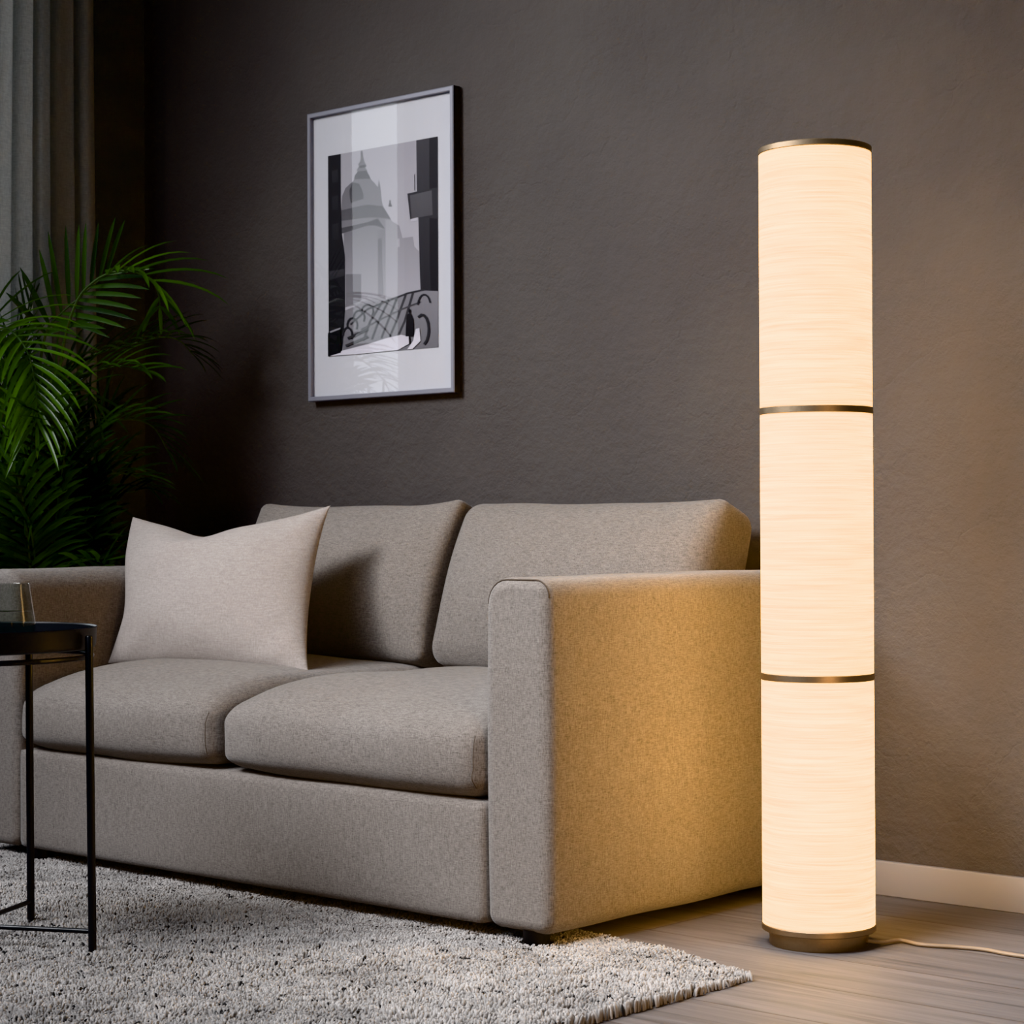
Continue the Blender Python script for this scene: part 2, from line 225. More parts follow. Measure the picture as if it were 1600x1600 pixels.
def mat_wood():
    t = NT('grey_oak_planks')
    v = t.coord()
    br = t.n('ShaderNodeTexBrick', offset=.37, offset_frequency=2, squash=1)
    br.inputs['Scale'].default_value = 1
    br.inputs['Brick Width'].default_value = 1.38
    br.inputs['Row Height'].default_value = .19
    br.inputs['Mortar Size'].default_value = .0022
    br.inputs['Mortar Smooth'].default_value = .3
    br.inputs['Color1'].default_value = (.1, .1, .1, 1); br.inputs['Color2'].default_value = (.9, .9, .9, 1)
    br.inputs['Mortar'].default_value = (.5, .5, .5, 1)
    t.l(v, br.inputs['Vector'])
    # grain runs along x, shifted from plank to plank
    off = t.n('ShaderNodeVectorMath', operation='SCALE'); off.inputs['Scale'].default_value = 7.3
    t.l(br.outputs['Color'], off.inputs[0])
    ad = t.n('ShaderNodeVectorMath', operation='ADD')
    t.l(t.coord((1.6, 22, 1)), ad.inputs[0]); t.l(off.outputs[0], ad.inputs[1])
    g = t.n('ShaderNodeTexNoise', i_Scale=1.6, i_Detail=8, i_Roughness=.62, i_Distortion=.9)
    t.l(ad.outputs[0], g.inputs['Vector'])
    ad2 = t.n('ShaderNodeVectorMath', operation='ADD')
    t.l(t.coord((4, 160, 1)), ad2.inputs[0]); t.l(off.outputs[0], ad2.inputs[1])
    g2 = t.n('ShaderNodeTexNoise', i_Scale=1.2, i_Detail=4, i_Roughness=.6)
    t.l(ad2.outputs[0], g2.inputs['Vector'])
    gg = t.math('ADD', t.math('MULTIPLY', g.outputs['Fac'], .65), t.math('MULTIPLY', g2.outputs['Fac'], .35))
    c = t.ramp(gg, [(.34, srgb(92, 89, 89)), (.47, srgb(118, 114, 114)), (.62, srgb(132, 128, 128))])
    tone = t.ramp(br.outputs['Color'], [(0, srgb(190, 186, 184)), (1, srgb(255, 252, 249))])
    c = t.mix(c, tone, .8, 'MULTIPLY')
    c = t.mix(c, srgb(84, 72, 65), t.math('MULTIPLY', br.outputs['Fac'], .75))
    n = t.bump(t.math('SUBTRACT', gg, t.math('MULTIPLY', br.outputs['Fac'], .6)), .0009, .5)
    t.pbsdf(c, t.math('ADD', t.math('MULTIPLY', gg, .2), .52), normal=n, spec=.22)
    return t.m

def mat_simple(name, col, rough=.5, metal=0, spec=.5, nscale=0, ndist=.0005, var=0.0, **kw):
    t = NT(name); n = None
    c = col
    if nscale:
        f = t.noise(t.coord(), nscale, 4)
        n = t.bump(f, ndist, .6)
        if var: c = t.mix(col, tuple(x*(1-var) for x in col[:3])+(1,), f)
    t.pbsdf(c, rough, metal, n, spec, **kw)
    return t.m

def mat_attr(name, rough=.8, spec=.3, attr='Col', normal_noise=0, transl=0.0, **kw):
    t = NT(name)
    a = t.n('ShaderNodeAttribute', attribute_name=attr)
    p = t.pbsdf(a.outputs['Color'], rough, spec=spec, **kw)
    if transl:
        tr = t.n('ShaderNodeBsdfTranslucent'); t.l(a.outputs['Color'], tr.inputs['Color'])
        mx = t.n('ShaderNodeMixShader'); mx.inputs[0].default_value = transl
        t.l(p.outputs[0], mx.inputs[1]); t.l(tr.outputs[0], mx.inputs[2])
        t.l(mx.outputs[0], t.out.inputs['Surface'])
    return t.m

def mat_pane(name, tint, rough=.02, ior=1.45, base=0.0):
    "thin clear pane: see-through with a Fresnel mirror coat"
    t = NT(name)
    fr = t.n('ShaderNodeFresnel'); fr.inputs['IOR'].default_value = ior
    tr = t.n('ShaderNodeBsdfTransparent'); tr.inputs['Color'].default_value = tint
    gl = t.n('ShaderNodeBsdfGlossy'); gl.inputs['Roughness'].default_value = rough
    mx = t.n('ShaderNodeMixShader')
    ge = t.n('ShaderNodeNewGeometry')
    t.l(t.math('MULTIPLY', t.math('ADD', fr.outputs[0], base), t.math('SUBTRACT', 1.0, ge.outputs['Backfacing'])), mx.inputs[0])
    t.l(tr.outputs[0], mx.inputs[1]); t.l(gl.outputs[0], mx.inputs[2])
    t.l(mx.outputs[0], t.out.inputs['Surface'])
    return t.m

def mat_shade():
    t = NT('lit_string_shade')
    # fine wound-thread texture running around the drum
    th = t.noise(t.coord((8, 8, 720)), 1, 3, .65)
    th2 = t.noise(t.coord((3, 3, 170)), 1, 3, .6)
    f = t.math('ADD', t.math('MULTIPLY', th, .75), t.math('MULTIPLY', th2, .25))
    c = t.ramp(f, [(.36, (1.0, .56, .16, 1)), (.60, (1.0, .73, .33, 1))])
    s = t.math('ADD', .10, t.math('MULTIPLY', f, 1.6))
    em = t.n('ShaderNodeEmission'); t.l(c, em.inputs['Color'])
    t.l(t.math('MULTIPLY', s, SHADE_E), em.inputs['Strength'])
    trl = t.n('ShaderNodeBsdfTranslucent'); t.l(t.mix((.86, .80, .66, 1), (.60, .46, .30, 1), t.ramp(f, [(.36, (1, 1, 1, 1)), (.60, (0, 0, 0, 1))])), trl.inputs['Color'])
    df = t.n('ShaderNodeBsdfDiffuse'); df.inputs['Color'].default_value = (.75, .7, .6, 1)
    m1 = t.n('ShaderNodeMixShader'); m1.inputs[0].default_value = .5
    t.l(trl.outputs[0], m1.inputs[1]); t.l(df.outputs[0], m1.inputs[2])
    ad = t.n('ShaderNodeAddShader'); t.l(m1.outputs[0], ad.inputs[0]); t.l(em.outputs[0], ad.inputs[1])
    t.l(ad.outputs[0], t.out.inputs['Surface'])
    return t.m

def mat_emit(name, col, s):
    t = NT(name); e = t.n('ShaderNodeEmission'); e.inputs['Color'].default_value = col
    e.inputs['Strength'].default_value = s
    t.l(e.outputs[0], t.out.inputs['Surface']); return t.m

WALL_A = srgb(81, 77, 76); WALL_B = srgb(88, 84, 82)
SHADE_E = 2.7
M = dict(
    wall=mat_wall('taupe_plaster', WALL_A, WALL_B), wall_light_offset=mat_wall('taupe_plaster_light_offset', srgb(84, 88, 92), srgb(92, 96, 100)), floor=mat_wood(),  # light put into colour: left-wall copy of the paint, cooled against warm lamp light
    white=mat_simple('white_painted_trim', srgb(144, 139, 138), .5, nscale=60, ndist=.0003),
    sofa=mat_fabric('beige_woven_upholstery', srgb(98, 92, 87), srgb(130, 123, 117), srgb(150, 143, 136), 1.5),
    seam=mat_simple('dark_seam_thread', srgb(100, 91, 83), .9, spec=.1, nscale=400, ndist=.0004),
    pillow=mat_fabric('pale_linen_cover', srgb(152, 144, 138), srgb(166, 157, 151), srgb(178, 169, 163), 1.0, .0012),
    blackfoot=mat_simple('black_plastic', srgb(16, 15, 15), .45, nscale=200, ndist=.0002),
    black=mat_simple('black_powder_coat', srgb(33, 33, 34), .32, nscale=500, ndist=.0002, spec=.5),
    tray=mat_simple('black_tray_enamel', srgb(14, 15, 18), .40, nscale=300, ndist=.0001),
    brass=mat_simple('brushed_brass', srgb(172, 152, 128), .45, 1.0, nscale=300, ndist=.0002, var=.2),
    shade=mat_shade(),
    cord=mat_simple('beige_plastic_cord', srgb(150, 132, 112), .5, nscale=100, ndist=.0002),
    frame=mat_simple('grey_metal_frame', srgb(138, 138, 148), .42, .25, nscale=300, ndist=.0002),
    frame_side=mat_simple('dark_frame_edge', srgb(28, 27, 28), .6, nscale=300, ndist=.0002),
    mat_board=mat_simple('white_mat_board', srgb(204, 204, 210), .9, spec=.2, nscale=300, ndist=.0002),
    printed=mat_attr('printed_photograph', .75, .2),
    picture_glass=mat_pane('picture_glass', (.97, .97, .97, 1), .015, 1.5),
    glass=mat_pane('smoked_glass', (.86, .875, .865, 1), .01, 1.5),
    water=mat_pane('water', (.93, .94, .93, 1), .01, 1.33),
    leaf=mat_attr('palm_leaf', .34, .5, transl=.25),
    stem=mat_simple('palm_stem', srgb(60, 84, 30), .5, nscale=60, ndist=.0005, var=.4),
    pot=mat_simple('dark_ceramic_pot', srgb(44, 42, 41), .5, nscale=40, ndist=.0005),
    soil=mat_simple('potting_soil', srgb(40, 30, 23), .95, nscale=80, ndist=.01, var=.6),
    pile=mat_attr('wool_pile', .95, .1, Sheen_Weight=.3),
    rugbase=mat_simple('rug_backing', srgb(70, 66, 62), .95, nscale=200, ndist=.001),
    pane=mat_emit('overcast_daylight_pane', (.88, .94, 1.0, 1), 3.2),
)
def mat_curtain():
    t = NT('grey_curtain_cloth')
    n1 = t.noise(t.coord((500, 500, 60)), 1, 2); n2 = t.noise(t.coord((60, 60, 500)), 1, 2)
    w = t.math('ADD', t.math('MULTIPLY', n1, .5), t.math('MULTIPLY', n2, .5))
    c = t.ramp(w, [(.35, srgb(176, 176, 175)), (.65, srgb(200, 200, 198))])
    p = t.pbsdf(c, .9, normal=t.bump(w, .0006, .5), spec=.15)
    tr = t.n('ShaderNodeBsdfTranslucent'); t.l(c, tr.inputs['Color'])
    mx = t.n('ShaderNodeMixShader'); mx.inputs[0].default_value = .45
    t.l(p.outputs[0], mx.inputs[1]); t.l(tr.outputs[0], mx.inputs[2]); t.l(mx.outputs[0], t.out.inputs['Surface'])
    return t.m
M['curtain'] = mat_curtain()

# ------------------------------------------------------------------ setting
XL = -2.126
CEIL = 2.6
def struct(o):
    o['kind'] = 'structure'; return o
struct(box(XL-.12, 3.2, -4.6, .12, -.08, 0, 'floor', M['floor']))
struct(box(XL-.12, 3.2, 0, .12, 0, CEIL, 'wall_back', M['wall']))
# left wall with the window opening that the curtain half covers
WY0, WY1, WZ0, WZ1 = -1.10, -.34, .55, 2.25
V, F = [], []
def add_box(x0, x1, y0, y1, z0, z1):
    o = len(V)
    V.extend([(x0, y0, z0), (x1, y0, z0), (x1, y1, z0), (x0, y1, z0), (x0, y0, z1), (x1, y0, z1), (x1, y1, z1), (x0, y1, z1)])
    F.extend([tuple(i+o for i in q) for q in ((0, 1, 2, 3), (4, 5, 6, 7), (0, 1, 5, 4), (1, 2, 6, 5), (2, 3, 7, 6), (3, 0, 4, 7))])
add_box(XL-.12, XL, WY1, 0, 0, CEIL)
add_box(XL-.12, XL, -1.75, WY0, 0, CEIL)
add_box(XL-.12, XL, WY0, WY1, 0, WZ0)
add_box(XL-.12, XL, WY0, WY1, WZ1, CEIL)
struct(pydata('wall_left', V, F, M['wall_light_offset'], smooth=False))
V, F = [], []
for y0, y1 in ((WY0, WY0+.05), (WY1-.05, WY1)): add_box(XL-.09, XL-.03, y0, y1, WZ0, WZ1)
for z0, z1 in ((WZ0, WZ0+.05), (WZ1-.05, WZ1)): add_box(XL-.09, XL-.03, WY0+.05, WY1-.05, z0, z1)
w1 = struct(pydata('window_1', V, F, M['white'], smooth=False))
pn = box(XL-.065, XL-.06, WY0+.05, WY1-.05, WZ0+.05, WZ1-.05, 'pane', M['pane'])
adopt(w1, pn)
struct(box(XL+.015, 3.2, -.015, 0, 0, .0655, 'baseboard_back', M['white'], .002))
struct(box(XL, XL+.015, -1.75, 0, 0, .0655, 'baseboard_left', M['white'], .002))

# ------------------------------------------------------------------ curtain
def curtain():
    ny, nz = 150, 40
    V, F = [], []
    zs = np.linspace(.02, 2.5, nz)
    for j, z in enumerate(zs):
        q = z/2.5
        for i in range(ny):
            s = i/(ny-1)
            y = -.225-.50*s
            ph = 2*math.pi*(s*8.2)+.5*math.sin(3*s*6.28)+.25*math.sin(z*1.1+s*9)
            amp = .026*(1+.25*math.sin(s*21+1))
            x = -2.060+amp*math.sin(ph)+.006*math.sin(ph*2+z)
            y += .010*math.cos(ph)+.004*math.sin(z*2.0+s*5)-.006*math.sin(q*3.1)
            V.append((x, y, z))
    for j in range(nz-1):
        for i in range(ny-1):
            a = j*ny+i
            F.append((a, a+1, a+ny+1, a+ny))
    o = pydata('curtain', V, F, M['curtain'])
    s = o.modifiers.new('thick', 'SOLIDIFY'); s.thickness = .003
    return o
cu = tag(curtain(), 'grey floor-length curtain hanging in folds at the left wall', 'curtain')

# ------------------------------------------------------------------ sofa
SX0, SX1 = -1.647, 0.0
AW = .1438
SY = -.8367
SB = .026
sofa = thing('sofa', ((SX0+SX1)/2, -.43, 0), 'beige two-seat fabric sofa with square arms and loose cushions, beside the tall lit lamp', 'sofa')

def rounded_profile(w, h, radii, seg=6):
    "polygon, anticlockwise from lower left; radii = (bl, br, tr, tl)"
    pts = []
    for (cx, cy, r, a0) in ((radii[0], radii[0], radii[0], 180), (w-radii[1], radii[1], radii[1], 270),
                            (w-radii[2], h-radii[2], radii[2], 0), (radii[3], h-radii[3], radii[3], 90)):
        for k in range(seg+1):
            a = math.radians(a0+90*k/seg)
            pts.append((cx+r*math.cos(a), cy+r*math.sin(a)))
    return pts
def densify(pts, mx):
    out = []
    for i, a in enumerate(pts):
        b = pts[(i+1) % len(pts)]
        d = math.hypot(b[0]-a[0], b[1]-a[1]); n = max(1, int(d/mx))
        for k in range(n): out.append((a[0]+(b[0]-a[0])*k/n, a[1]+(b[1]-a[1])*k/n))
    return out
def offset(pts, d):
    n = len(pts); out = []
    for i in range(n):
        a, b, c = pts[i-1], pts[i], pts[(i+1) % n]
        tx, ty = c[0]-a[0], c[1]-a[1]; L = math.hypot(tx, ty) or 1
        out.append((b[0]-ty/L*d, b[1]+tx/L*d))
    return out
def arm(x0, mirror):
    w, h = AW, .596
    prof = rounded_profile(w, h, (.024, .024, .032, .046))
    if mirror: prof = [(w-x, z) for x, z in reversed(prof)]
    prof = densify(prof, .03)
    ys = [(SY, .020), (SY+.0008, .0148), (SY+.0033, .0095), (SY+.0075, .0049), (SY+.013, .0014), (SY+.020, 0)] + [(SY+.020+(.80-.036)*k/14, 0) for k in range(1, 15)] + [(-.028, .004), (-.022, .014)]
    V, F = [], []
    n = len(prof)
    for y, d in ys:
        pp = offset(prof, d)
        for (x, z) in pp:
            bx = .004*math.sin(math.pi*min(1, max(0, z/h)))*(1 if x > w/2 else -1)
            if mirror: bx *= 1
            V.append((x0+x+bx*(1 if d < .01 else 0), y, SB+z+.003*noise.noise((x*6+x0, y*5, z*5))*(1 if d < .01 else 0)))
    for i in range(len(ys)-1):
        for k in range(n):
            l = (k+1) % n
            F.append((i*n+k, i*n+l, (i+1)*n+l, (i+1)*n+k))
    for r0 in (0, (len(ys)-1)*n):        # end panels with their own corners, so they shade flat
        o0 = len(V); V.extend([V[r0+k] for k in range(n)])
        F.append(tuple(range(o0, o0+n)))
    o = pydata('armrest', V, F, M['sofa'])
    # seam that edges the front panel
    sp = offset(prof, .0040)
    tops = [(x0+x, SY+.0074, SB+z) for x, z in sp if z > h*.90]
    if mirror: tops = tops
    tops.sort(key=lambda p: math.atan2(p[2]-(SB+h*.7), p[0]-(x0+w/2)))
    sv, sf = tube(tops, .0013, 6)
    if not mirror:
        s = pydata('seam', sv, sf, M['seam'])
        s.parent = o
    return o
arm_r = arm(-AW, False)
arm_l = arm(SX0, True)

def soft_box(x0, x1, y0, y1, z0, z1, r, crown=(0, 0, 0), seg=(24, 16, 10), deform=None, nz=.004, seed=0):
    """upholstered block: rounded box whose faces swell by crown"""
    cx, cy, cz = (x0+x1)/2, (y0+y1)/2, (z0+z1)/2
    hx, hy, hz = (x1-x0)/2, (y1-y0)/2, (z1-z0)/2
    bm = bmesh.new(); bmesh.ops.create_cube(bm, size=2)
    def lin(n):  # denser near the ends
        return [(-math.cos(math.pi*k/n)*.5+(2*k/n-1)*.5) for k in range(n+1)]
    bm.clear()
    idx = {}
    L = [lin(n) for n in seg]
    def vert(i, j, k):
        if (i, j, k) not in idx: idx[(i, j, k)] = bm.verts.new((L[0][i], L[1][j], L[2][k]))
        return idx[(i, j, k)]
    a, b, c = seg
    for i in range(a):
        for j in range(b):
            for k in (0, c):
                bm.faces.new([vert(i, j, k), vert(i+1, j, k), vert(i+1, j+1, k), vert(i, j+1, k)])
    for i in range(a):
        for k in range(c):
            for j in (0, b):
                bm.faces.new([vert(i, j, k), vert(i+1, j, k), vert(i+1, j, k+1), vert(i, j, k+1)])
    for j in range(b):
        for k in range(c):
            for i in (0, a):
                bm.faces.new([vert(i, j, k), vert(i, j+1, k), vert(i, j+1, k+1), vert(i, j, k+1)])
    for v in bm.verts:
        u = v.co.copy()
        p = Vector((u.x*hx, u.y*hy, u.z*hz))
        rr = r if isinstance(r, (int, float)) else r(u)
        q = Vector((max(-hx+rr, min(hx-rr, p.x)), max(-hy+rr, min(hy-rr, p.y)), max(-hz+rr, min(hz-rr, p.z))))
        d = p-q
        if d.length > 1e-9:
            d = d.normalized()*rr
        p = q+d
        nx, ny, nzv = (p.x/hx, p.y/hy, p.z/hz)
        g = lambda t: max(0, 1-abs(t)**2.4)
        p.x += crown[0]*nx*g(ny)*g(nzv)
        p.y += crown[1]*ny*g(nx)*g(nzv)
        p.z += crown[2]*nzv*g(nx)*g(ny)
        w = Vector((cx, cy, cz))+p
        w += Vector((noise.noise(w*5+Vector((seed, 0, 0))), noise.noise(w*5+Vector((0, seed+9, 0))), noise.noise(w*5+Vector((0, 0, seed+5)))))*nz
        if deform: w = deform(w, u)
        v.co = w
    bmesh.ops.recalc_face_normals(bm, faces=bm.faces)
    me = bpy.data.meshes.new('soft'); bm.to_mesh(me); bm.free()
    return me

XI0, XI1 = SX0+AW, -AW            # between the arms
XM = -.826
base = link('seat_base', soft_box(XI0+.001, XI1-.001, SY+.002, -.03, SB, .240, .012, (0, .002, 0), (40, 10, 8), nz=.0015), M['sofa'])
backr = link('backrest', soft_box(XI0+.001, XI1-.001, -.13, -.022, .235, .585, .02, (0, .003, 0), (30, 6, 10), nz=.002, seed=2), M['sofa'])

def seat_cushion(x0, x1, seed):
    def de(w, u):
        # the front edge rolls over, both ends slope away, the middle is plump
        f = max(0, min(1, (-.64-w.y)/.20))
        t = max(0, min(1, (w.z-.25)/.16))
        e = (w.x-x0)/(x1-x0)
        l = max(0, 1-e/.26); q = max(0, 1-(1-e)/.16)
        w.z -= .030*f*f*t
        w.z -= (.030*l*l+.010*q*q)*t*(.45+.55*f)
        w.y += (.006*l**3+.004*q**3)*f*(.35+.65*t)
        w.y -= .010*math.sin(math.pi*(.12+.8*t))*f*(1-l*l)
        w.z += .006*max(0, 1-t*2)*(l*l+.4*q*q)
        # soft pull creases running to the corners
        w.z += .0016*f*math.sin(70*(w.x-x0)+30*w.y)*max(0, l-.3)*t
        return w
    me = soft_box(x0, x1, SY-.004, -.16, .243, .408, lambda u: .040, (.003, .010, .020), (44, 30, 14), de, .006, seed)
    o = link('seat_cushion', me, M['sofa'])
    # side seam lies on the swollen surface: follow the mesh's own column of vertices
    xs = x1-.017
    col = {}
    for v in me.vertices:
        if abs(v.co.x-xs) < .012 and v.co.y < SY+.06:
            k = round((v.co.z-.24)/.014)
            if k not in col or v.co.y < col[k].y: col[k] = v.co.copy()
    pts = [Vector((xs+.002, col[k].y-.0006, col[k].z)) for k in sorted(col)][1:-3]
    V, F = tube(catmull(pts, 4), 0.0008, 6)
    s = pydata('seam', V, F, M['seam']); s.parent = o
    return o
sc1 = seat_cushion(XI0+.002, XM-.026, 3)
sc2 = seat_cushion(XM-.020, XI1-.002, 11)

def back_cushion(x0, x1, seed, ear):
    # built upright, then leaned back over the low backrest
    hx = (x1-x0)/2; cx = (x0+x1)/2
    T, H = .085, .36
    def de(w, u):
        px, py, pz = w.x-cx, w.y, w.z
        sx = px/hx; s = pz/H
        # top corners rise into points, sides pinch
        pz += .012*abs(sx)**6*max(0, s)**2 - .006*(1-abs(sx)**2)*max(0, s-.6)
        px *= 1-.030*math.sin(math.pi*max(0, min(1, s)))
        if not ear: px -= .020*max(0, -sx)**3*max(0, s)**2
        py *= .55+.45*math.sin(math.pi*(.10+.78*max(0, min(1, s))))
        a = math.radians(-21)
        y = py*math.cos(a)-pz*math.sin(a)
        z = py*math.sin(a)+pz*math.cos(a)
        return Vector((cx+px, -.225+y, .405+z))
    me = soft_box(x0, x1, -T, T, 0, H, lambda u: .042 if ear else .022, (.006, .034, .006), (36, 12, 24), de, .006, seed)
    o = link('back_cushion', me, M['sofa'])
    return o
bc1 = back_cushion(XI0+.026, XM-.014, 21, 0)
bc2 = back_cushion(XM-.008, XI1+.014, 33, 1)

def foot(x, y):
    V, F = lathe([(.0, .004), (.019, .004), (.022, .007), (.0245, .030), (.0, .030)], 28, x, y)
    return pydata('foot', V, F, M['blackfoot'])
feet = [foot(x, y) for x, y in ((-.054, -.806), (-1.455, -.806), (-.05, -.07), (SX0+.05, -.07))]
adopt(sofa, base, backr, arm_r, arm_l, sc1, sc2, bc1, bc2, *feet)

# ------------------------------------------------------------------ throw pillow
def throw_pillow():
    TL, TR = Vector((-1.575, -.47, .735)), Vector((-1.030, -.36, .756))
    BL, BR = Vector((-1.502, -.598, .408)), Vector((-.905, -.54, .408))
    nu = nv = 44
    nrm = (TR-BL).cross(TL-BR).normalized()
    if nrm.y > 0: nrm = -nrm
    V, F = [], []
    def P(u, v, side):
        su, sv = u*2-1, v*2-1
        p = BL*(1-u)*(1-v)+BR*u*(1-v)+TL*(1-u)*v+TR*u*v
        ex = (BR-BL).normalized(); ez = (TL-BL+TR-BR).normalized()
        # edges draw in between the corners
        pin = .030*(1-sv*sv)**.8 if u > .5 else -.040*(1-sv*sv)**.7*math.exp(-((v-.28)/.34)**2)
        p -= ex*(pin*abs(su)**2.2)
        top = .050*(1-su*su)**1.1*(1+.35*math.exp(-((u-.40)/.14)**2))
        p -= ez*(top*max(0, sv)**2.0)
        p += ez*(.008*(1-su*su)*max(0, -sv)**2)
        e = (1-su**2)*(1-sv**2)
        t = .082*max(0, e)**.52
        t *= 1+.10*noise.noise((u*4, v*4, 3.3))
        # dent below the top edge
        t -= .016*math.exp(-((u-.42)/.12)**2-((v-.93)/.10)**2)
        # corner creases
        cr = .004*math.sin(26*(u-v)+2*noise.noise((u*3, v*3, 1)))*(abs(su)*abs(sv))**1.5*min(1, 6*e)
        return p+nrm*side*(t+cr)*(1 if side > 0 else .75)
    for side in (1, -1):
        o = len(V)
        for j in range(nv+1):
            for i in range(nu+1):
                u = .5-.5*math.cos(math.pi*i/nu); v = .5-.5*math.cos(math.pi*j/nv)
                V.append(P(u, v, side))
        for j in range(nv):
            for i in range(nu):
                a = o+j*(nu+1)+i
                F.append((a, a+1, a+nu+2, a+nu+1))
    me = bpy.data.meshes.new('throw_pillow')
    me.from_pydata([tuple(v) for v in V], [], F)
    bm = bmesh.new(); bm.from_mesh(me)
    bmesh.ops.remove_doubles(bm, verts=bm.verts, dist=.0004)
    bmesh.ops.recalc_face_normals(bm, faces=bm.faces)
    bm.to_mesh(me); bm.free()
    o = link('throw_pillow', me, M['pillow'])
    s = o.modifiers.new('sub', 'SUBSURF'); s.levels = 1; s.render_levels = 1
    return o
tag(throw_pillow(), 'pale pinkish-beige square throw pillow leaning in the left corner of the sofa', 'pillow')

# ------------------------------------------------------------------ floor lamp
LX, LY, LR = .2919, -.4767, .0945
lamp = thing('floor_lamp', (LX, LY, 0), 'tall lit cylindrical floor lamp with three cream shade sections and brass rings', 'lamp')
def ringmesh(name, r0, r1, z0, z1, mat, b=.0015):
    V, F = lathe([(r0, z0), (r1-b, z0), (r1, z0+b), (r1, z1-b), (r1-b, z1), (r0, z1)], 96, LX, LY, closed=True)
    return pydata(name, V, F, mat)
parts = []
V, F = lathe([(0, .0), (.0815, .0), (.083, .002), (.083, .025), (.0, .025)], 96, LX, LY)
parts.append(pydata('base', V, F, M['brass']))
parts.append(ringmesh('bottom_ring', .060, LR+.0015, .025, .036, M['brass']))
segs = ((.036, .4465), (.4585, .8945), (.9065, 1.336))
for z0, z1 in segs:
    V, F = lathe([(LR-.002, z0), (LR, z0), (LR, z1), (LR-.002, z1)], 96, LX, LY, closed=True)
    sh = pydata('lamp_shade', V, F, M['shade'])
    # finer vertical divisions are not needed: the drum is straight
    parts.append(sh)
for z in (.4475, .8955):
    parts.append(ringmesh('shade_ring', .070, LR+.0012, z-.001, z+.0110, M['brass'], .001))
parts.append(ringmesh('top_ring', LR-.006, LR+.0012, 1.336, 1.347, M['brass']))
# bulbs on a central stem
V, F = tube([(LX, LY, .03), (LX, LY, 1.20)], .006, 10)
parts.append(pydata('stem', V, F, M['brass']))
bulbmat = mat_emit('warm_bulb', (1, .70, .33, 1), 900)
for z in (.345, .80, 1.235):
    V, F = lathe([(.0001, z-.03), (.014, z-.026), (.020, z-.01), (.020, z+.01), (.012, z+.026), (.0001, z+.03)], 20, LX, LY)
    parts.append(pydata('bulb', V, F, bulbmat))
CORD = [(LX+.082, LY+.02, .012), (.385, -.425, .006), (.395, -.385, .0045), (.439, -.391, .004), (.499, -.368, .004), (.541, -.359, .004), (.587, -.366, .004), (.64, -.362, .004), (.80, -.33, .004), (1.1, -.26, .004), (1.4, -.12, .004)]
V, F = tube(catmull(CORD, 8), .0033, 8)
parts.append(pydata('cord', V, F, M['cord']))
adopt(lamp, *parts)

# ------------------------------------------------------------------ framed picture
PX0, PX1, PZ0, PZ1 = -1.4654, -.977, 1.0138, 1.712
pic = thing('framed_picture', ((PX0+PX1)/2, 0, (PZ0+PZ1)/2), 'framed black-and-white street photograph with white mat hanging on the taupe wall', 'picture')
fw = .0115
V, F = [], []
def frame_mesh(x0, x1, z0, z1, w, yf, yb):
    o = len(V)
    for y, d in ((yb, 0), (yf+.002, 0), (yf, .002), (yf, w-.0015), (yf+.0015, w), (yb, w)):
        V.extend([(x0+d, y, z0+d), (x1-d, y, z0+d), (x1-d, y, z1-d), (x0+d, y, z1-d)])
    for i in range(6):
        j = (i+1) % 6
        for k in range(4):
            l = (k+1) % 4
            F.append((o+i*4+k, o+i*4+l, o+j*4+l, o+j*4+k))
frame_mesh(PX0, PX1, PZ0, PZ1, fw, -.026, -.003)
fr = pydata('frame', V, F, [M['frame'], M['frame_side']], smooth=False)
for p in fr.data.polygons:
    if abs(p.normal.y) < .3 and (p.center.x > PX1-.003): p.material_index = 1
mb = box(PX0+fw, PX1-fw, -.0145, -.0065, PZ0+fw, PZ1-fw, 'mat_board', M['mat_board'])
# print area
UX0, UX1 = -1.402, -1.036
UZ0, UZ1 = 1.1205, 1.604
me = bpy.data.meshes.new('print')
V, F, C = [], [], []
for k, (pts, ct, cb) in enumerate(PRINT):
    y = -.0148-.00003*k
    o = len(V)
    vmin = min(p[1] for p in pts); vmax = max(p[1] for p in pts)
    for u, v in pts:
        V.append((UX0+(UX1-UX0)*u, y, UZ0+(UZ1-UZ0)*v))
        t = (v-vmin)/max(1e-6, vmax-vmin)
        g = cb+(ct-cb)*t
        C.append(srgb(g, g*.985, g*1.03))
    F.append(tuple(range(o, o+len(pts))))
me.from_pydata(V, [], F)
bm = bmesh.new(); bm.from_mesh(me)
bm.normal_update()
for f in bm.faces:
    if f.normal.y > 0: f.normal_flip()
bmesh.ops.triangulate(bm, faces=bm.faces[:])
bm.to_mesh(me); bm.free()
ca = me.color_attributes.new('Col', 'FLOAT_COLOR', 'POINT')
ca.data.foreach_set('color', [c for q in C for c in q])
pr = link('print', me, M['printed'], smooth=False)
gp = box(PX0+fw, PX1-fw, -.0215, -.0195, PZ0+fw, PZ1-fw, 'glass_pane', M['picture_glass'])
adopt(pic, fr, mb, pr, gp)

